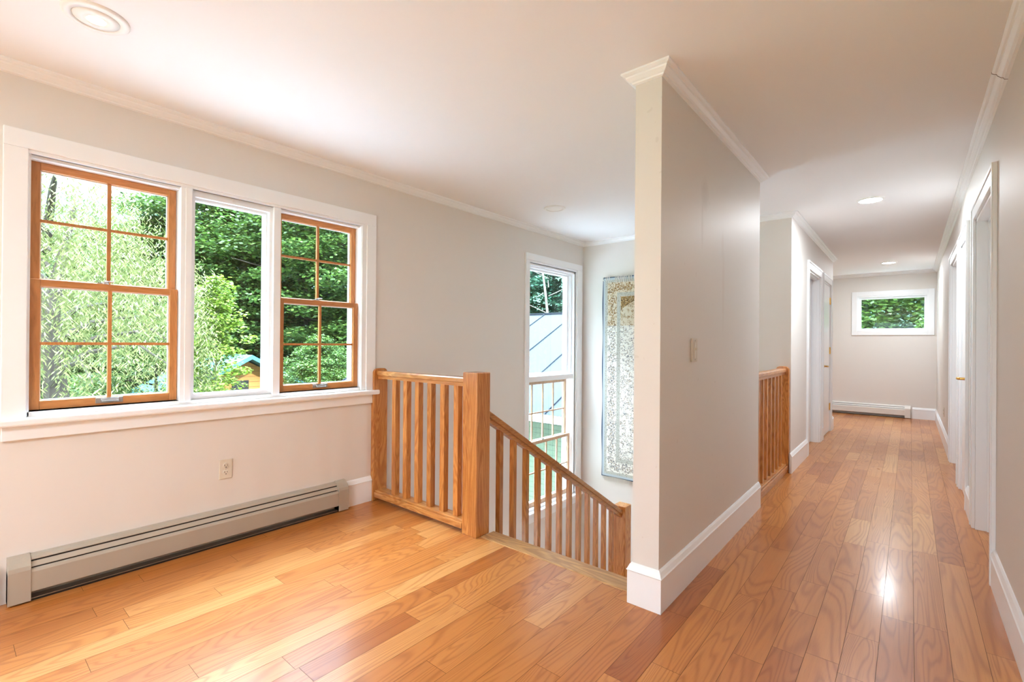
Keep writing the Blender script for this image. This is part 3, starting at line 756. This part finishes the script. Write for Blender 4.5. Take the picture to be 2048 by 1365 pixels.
# ------------------------------------------------------------------ outside: neighbouring wing
wg = empty('house_wing', (-8, 8.4, -3.2), label='neighbouring wing with white standing-seam roof and green clapboard below it', category='building')
SL = .491; EZ = -.27; RY = 13.0; XL_, XR_ = -14.2, XW - TH - .02
def rfz(y): return EZ + SL * (y - 8)
b = MB(); n = 0
b.v += [(XL_, 8, rfz(8)), (XR_, 8, rfz(8)), (XR_, RY, rfz(RY)), (XL_, RY, rfz(RY)), (XL_, 2 * RY - 8, rfz(8)), (XR_, 2 * RY - 8, rfz(8))]
b.v += [(x, y, z - .10) for x, y, z in b.v]
b.f += [(0, 1, 2, 3), (3, 2, 5, 4), (6, 9, 8, 7), (9, 10, 11, 8), (0, 6, 7, 1), (4, 5, 11, 10), (0, 3, 9, 6), (3, 4, 10, 9), (1, 7, 8, 2), (2, 8, 11, 5)]
rf = b.build('roof', 'roof_white', wg)
b = MB(); x = XL_ + .02
while x < XR_:
    b.v += []
    n = len(b.v)
    for (yy) in (8.0, RY):
        b.v += [(x - .012, yy, rfz(yy)), (x + .012, yy, rfz(yy)), (x + .012, yy, rfz(yy) + .035), (x - .012, yy, rfz(yy) + .035)]
    for q in ((0, 1, 2, 3), (7, 6, 5, 4), (0, 4, 5, 1), (1, 5, 6, 2), (2, 6, 7, 3), (3, 7, 4, 0)): b.f.append(tuple(n + i for i in q))
    x += 1.2
b.build('roof_seams', NT('blue_grey_seam').base((.018, .023, .030), .6, .05), rf)
MB().box(XL_, XR_, RY - .08, RY + .08, rfz(RY) - .02, rfz(RY) + .03).build('ridge_cap', 'roof_white', rf)
MB().box(XL_, XR_, 7.98, 8.02, rfz(8) - .17, rfz(8) - .01).box(XL_, XR_, 8.0, 8.4, rfz(8) - .17, rfz(8) - .14).build('eave_trim', 'trim', wg)
MB().box(XL_ + .3, XR_, 8.4, 8.6, -3.2, rfz(8) - .14).build('siding_wall', 'siding', wg)
MB().box(XL_ + .3, XL_ + .5, 8.6, 17.4, -3.2, rfz(8) - .1).prism([(8.6, rfz(8) - .1), (17.4, rfz(8) - .1), (RY, rfz(RY) - .12)], XL_ + .3, XL_ + .5, 'X').build('gable_wall', 'siding', wg)
tag(MB().box(-90, 60, -60, 90, -3.4, -3.22).build('ground_outside', 'grass'), **G)
tag(MB().box(-13.5, -3.4, -14, 8.2, -3.4, -3.19).box(-3.4, 8, -14, -4.5, -3.4, -3.19).build('ground_bounce', 'bounce_ground'), **G)  # pale ground added to bounce daylight up to the ceiling

hb_ = MB(); rh = random.Random(8); NX, NY = 60, 14
def hill(az, q):
    d_ = 30 + 48 * q; e_ = max(0, q - .12) / .88
    return (-d_ * math.cos(az), d_ * math.sin(az), -3.5 + 21 * e_ ** .9 + 1.6 * math.sin(az * 9) * e_ + .8 * math.sin(az * 23 + q * 7) * e_)
for i in range(NX):
    for j in range(NY):
        A = [(-1.2 + 3.6 * (i + a_) / NX, (j + c_) / NY) for a_, c_ in ((0, 0), (1, 0), (1, 1), (0, 1))]
        hb_.quad(*[hill(*q) for q in A])
tag(hb_.build('ground_hillside', 'hill'), **G)
# far cottage
def at(px, py, dist):
    d_ = _fw + _R * ((px - 1024) / F_PX) + _U * ((682.5 + SY - py) / F_PX)
    return CAM + d_ * dist
hp = at(492, 712, 18.5)
ch = empty('cottage', (hp.x, hp.y, -3.2), label='orange wooden cottage with teal metal roof seen low through the middle window', category='building')
gx0, gx1 = 0.0, 9.0      # local: gable faces +x; ridge runs along -x
zb_ = -3.2; ze, zr = hp.z - 1.3, hp.z - .2; cx_, cy_ = hp.x, hp.y
b = MB().box(cx_ - 4, cx_, cy_ - 2.2, cy_ + 2.2, zb_, ze).prism([(cy_ - 2.2, ze), (cy_ + 2.2, ze), (cy_, zr)], cx_ - 4, cx_, 'X'); b.build('timber_wall', 'siding_orange', ch)
b = MB().prism([(cy_ - 2.7, ze - .3), (cy_, zr + .08), (cy_ + 2.7, ze - .3), (cy_ + 2.7, ze - .16), (cy_, zr + .24), (cy_ - 2.7, ze - .16)], cx_ - 4.4, cx_ + .6, 'X'); b.build('teal_roof', 'roof_teal', ch)
MB().box(cx_, cx_ + .03, cy_ - .5, cy_ + .1, ze - .6, ze + .35).build('window', 'black', ch)

# ------------------------------------------------------------------ foliage
def leaf_cloud(seed, clumps, per, size, flat=.45, elong=1.6, droop=0):
    """list of (center, (rx,ry,rz)) clumps -> quads of folded leaves in one mesh"""
    rnd = random.Random(seed); V = []; Fc = []
    for (c_, rad) in clumps:
        for _ in range(per):
            while True:
                p = Vector((rnd.uniform(-1, 1), rnd.uniform(-1, 1), rnd.uniform(-1, 1)))
                if .35 < p.length < 1: break
            p = Vector((c_[0] + p.x * rad[0], c_[1] + p.y * rad[1], c_[2] + p.z * rad[2]))
            a = rnd.uniform(0, 2 * math.pi); tl = rnd.gauss(0, .5)
            d_ = Vector((math.cos(a), math.sin(a), -.25 + tl * .5 - droop)).normalized()
            s_ = d_.cross(Vector((rnd.gauss(0, .5), rnd.gauss(0, .5), 1))).normalized()
            L = size * rnd.uniform(.7, 1.3); Wd = L / elong * .5; n = len(V)
            V.extend([tuple(p), tuple(p + d_ * L * .5 + s_ * Wd), tuple(p + d_ * L), tuple(p + d_ * L * .5 - s_ * Wd)]); Fc.append((n, n + 1, n + 2, n + 3))
    return V, Fc
def mesh_from(name, V, Fc, mat):
    me = bpy.data.meshes.new(name); me.from_pydata(V, [], Fc); me.materials.append(M[mat]); me.update(); return me
def crown_clumps(seed, R, Hh, n, cr):
    rnd = random.Random(seed); out = []
    for i in range(n):
        h = rnd.random(); a = rnd.uniform(0, 2 * math.pi); prof = math.sin(math.pi * min(1, h * .92 + .12)) ** .55
        rr_ = R * prof * rnd.uniform(.55, 1.0)
        k = cr * rnd.uniform(.7, 1.3)
        out.append(((rr_ * math.cos(a), rr_ * math.sin(a), Hh * h), (k, k, k * .34)))
    return out
def tree(name, mat, bark, seed, R, Hh, trunk_h, n, per, cr, size, label, group=None):
    r = empty(name, (0, 0, 0), label=label, category='tree', group=group)
    V, Fc = leaf_cloud(seed, [((c_[0], c_[1], c_[2] + trunk_h), q) for c_, q in crown_clumps(seed, R, Hh, n, cr)], per, size)
    fo_ = bpy.data.objects.new('foliage', mesh_from('foliage', V, Fc, mat)); COL.objects.link(fo_); fo_.parent = r
    rnd = random.Random(seed + 5); b = MB(); top = trunk_h + Hh * .8
    b.tube([(0, 0, -.3), (.1, 0, trunk_h), (-.1, .1, trunk_h + Hh * .4), (0, 0, top)], [R * .06, R * .045, R * .03, .02], 8)
    for k in range(10):
        z = trunk_h + Hh * rnd.uniform(0, .7); a = rnd.uniform(0, 6.28); L = R * .8
        b.tube([(0, 0, z), (L * .5 * math.cos(a), L * .5 * math.sin(a), z + L * .12), (L * math.cos(a), L * math.sin(a), z + L * .2)], [R * .018, R * .012, .012], 5)
    b.build('trunk', bark, r)
    return r
GZ = -3.2
protos = [tree('maple_tree', 'leaf_maple', 'bark', 11, 4.0, 13, 2.0, 200, 230, 1.1, .20, '-', 'woods outside'),
          tree('maple_tree', 'leaf_maple', 'bark', 12, 4.4, 11, 1.5, 200, 230, 1.2, .20, '-', 'woods outside'),
          tree('forest_tree', 'leaf_dark', 'bark', 13, 3.6, 15, 1.5, 200, 230, 1.05, .20, '-', 'woods outside')]
first = [True] * 3
def place(k, x, y, s_, rz_, label, z=GZ):
    if first[k]: o_ = protos[k]; first[k] = False
    else: o_ = copy_tree(protos[k])
    o_.location = (x, y, z); o_.scale = (s_, s_, s_); o_.rotation_euler = (0, 0, rz_); o_['label'] = label
rnd = random.Random(2)
def ring_pt(px, dist): # world point at eye height along an image column
    p = at(px, 683, dist); return p.x, p.y
LW, MW, RW_, SW, EW = 'outside the left sash window', 'behind the young tree in the middle window', 'outside the right sash window', 'above the white roof in the stair window', 'outside the small window at the corridor end'
for px, dist, k, s_, lb in [(405, 25, 0, .98, 'tall maple filling the top of the middle window'), (520, 26, 1, 1.0, 'maple at the right edge of the middle window'),
                        (610, 24, 1, 1.0, 'layered maple filling the upper left panes of the right sash window'), (700, 23, 0, .95, 'layered maple filling the upper right panes of the right sash window'),
                        (320, 24, 1, .84, 'maple behind the top right pane of the left sash window'), (215, 27, 0, .72, 'maple below the open sky ' + LW), (110, 27, 1, .82, 'maple hidden behind the willow ' + LW),
                        (430, 33, 2, 1.0, 'dark tree in the woods ' + MW), (570, 32, 2, 1.1, 'dark tree in the woods ' + RW_ + ', left of the pair'), (670, 31, 2, 1.05, 'dark tree in the woods ' + RW_ + ', right of the pair'),
                        (1060, 31, 2, .95, 'left dark conifer ' + SW), (1110, 30, 2, 1.0, 'right dark conifer ' + SW)]:
    x, y = ring_pt(px, dist); place(k, x, y, s_, rnd.uniform(0, 6.28), lb)
for px, dist, k, s_, lb in [(640, 17.5, 1, .36, 'small leafy tree in the lower left panes of the right sash window'), (692, 23, 0, .42, 'small leafy tree in the lower right panes of the right sash window'),
                        (310, 16, 1, .44, 'low maple in the lower right pane of the left sash window'), (215, 20, 0, .50, 'low maple in the middle of the left sash window, beside the willow')]:
    x, y = ring_pt(px, dist); place(k, x, y, s_, rnd.uniform(0, 6.28), lb)
# beyond the end window
for x, y, k, s_, lb in [(-2.9, 22, 0, .8, 'left green tree ' + EW), (1.6, 21, 1, .85, 'right green tree ' + EW), (-.8, 28, 2, 1.0, 'dark tree in the middle distance ' + EW), (.6, 16.0, 1, .40, 'near bright leafy tree at the lower right ' + EW)]:
    place(k, x, y, s_, rnd.uniform(0, 6.28), lb)

# young bright tree through the middle window
x, y = ring_pt(432, 13.5)
yt = empty('young_tree', (x, y, GZ), label='slim bright green young tree right outside the middle window', category='tree')
cl = []
rnd = random.Random(31)
for i in range(150):
    h = rnd.random() ** .9; z = .6 + 5.55 * h; R_ = 1.45 * (1 - h) ** .62 + .10; a = rnd.uniform(0, 6.28); q = R_ * rnd.uniform(.15, 1)
    k = rnd.uniform(.16, .34); cl.append(((q * math.cos(a), q * math.sin(a), z + q * .35), (k, k, k * .6)))
V, Fc = leaf_cloud(31, cl, 75, .095, elong=1.5)
fo_ = bpy.data.objects.new('foliage', mesh_from('foliage', V, Fc, 'leaf_young')); COL.objects.link(fo_); fo_.parent = yt
b = MB().tube([(x, y, GZ), (x + .05, y, GZ + 2), (x - .03, y, GZ + 4), (x, y, GZ + 6.0)], [.05, .04, .028, .008], 6)
for c_, q in cl[::3]:
    b.tube([(x, y, GZ + max(.4, c_[2] - .5)), (x + c_[0], y + c_[1], GZ + c_[2])], [.014, .004], 4)
b.build('trunk', 'bark_pale', yt)

# willow in the left window
x, y = ring_pt(95, 11.0)
wt = empty('willow_tree', (x, y, GZ), label='pale grey-green willow with drooping branches outside the left window', category='tree')
rnd = random.Random(77); V = []; Fc = []; bw = MB()
for i in range(1050):
    a = rnd.uniform(0, 6.28); q = 3.3 * math.sqrt(rnd.random()); ztop = 8.6 - .28 * q * q * .9 + rnd.uniform(-1.2, .3)
    L = rnd.uniform(1.2, 4.2); L = min(L, ztop - .8)
    px_, py_ = q * math.cos(a), q * math.sin(a); nl = int(L * 17)
    for k in range(nl):
        t_ = k / nl; sw = .25 * t_
        p = Vector((px_ + sw * math.cos(a) + rnd.gauss(0, .05), py_ + sw * math.sin(a) + rnd.gauss(0, .05), ztop - L * t_ + rnd.gauss(0, .03)))
        an = rnd.uniform(0, 6.28); d_ = Vector((math.cos(an) * .7, math.sin(an) * .7, -.75)).normalized(); s_ = d_.cross(Vector((rnd.gauss(0, 1), rnd.gauss(0, 1), .4))).normalized()
        l_ = rnd.uniform(.09, .16); n = len(V)
        V.extend([tuple(p), tuple(p + d_ * l_ * .5 + s_ * .013), tuple(p + d_ * l_), tuple(p + d_ * l_ * .5 - s_ * .013)]); Fc.append((n, n + 1, n + 2, n + 3))
fo_ = bpy.data.objects.new('foliage', mesh_from('foliage', V, Fc, 'leaf_willow')); COL.objects.link(fo_); fo_.parent = wt
b = MB().tube([(x, y, GZ), (x, y + .2, GZ + 2.5), (x + .3, y, GZ + 5), (x + .2, y + .4, GZ + 7.5)], [.32, .26, .18, .05], 8)
for k in range(12):
    a = k * .55 + .2; z = GZ + 3.2 + .36 * k; L = rnd.uniform(2.0, 3.2)
    b.tube([(x, y, z), (x + L * .35 * math.cos(a), y + L * .35 * math.sin(a), z + .55), (x + L * .75 * math.cos(a), y + L * .75 * math.sin(a), z + .75), (x + L * math.cos(a), y + L * math.sin(a), z + .3)], [.09, .06, .035, .012], 6)
b.build('trunk', 'bark', wt)

# bare birch by the wing, seen through the stair window
x, y = ring_pt(1106, 24)
bt = empty('birch_tree', (x, y, GZ), label='thin pale bare birch trunk above the white roof in the stair window', category='tree')
b = MB().tube([(x, y, GZ), (x - .1, y, GZ + 4), (x - .5, y, GZ + 7), (x - 1.0, y, GZ + 10)], [.09, .075, .06, .03], 8)
for k in range(9):
    a = k * 1.7; z = GZ + 5 + k * .45; L = 2.2
    b.tube([(x - .3, y, z), (x - .3 + L * .5 * math.cos(a), y + L * .5 * math.sin(a), z + .5), (x - .3 + L * math.cos(a), y + L * math.sin(a), z + .2)], [.02, .012, .006], 5)
b.build('trunk', 'bark_pale', bt)
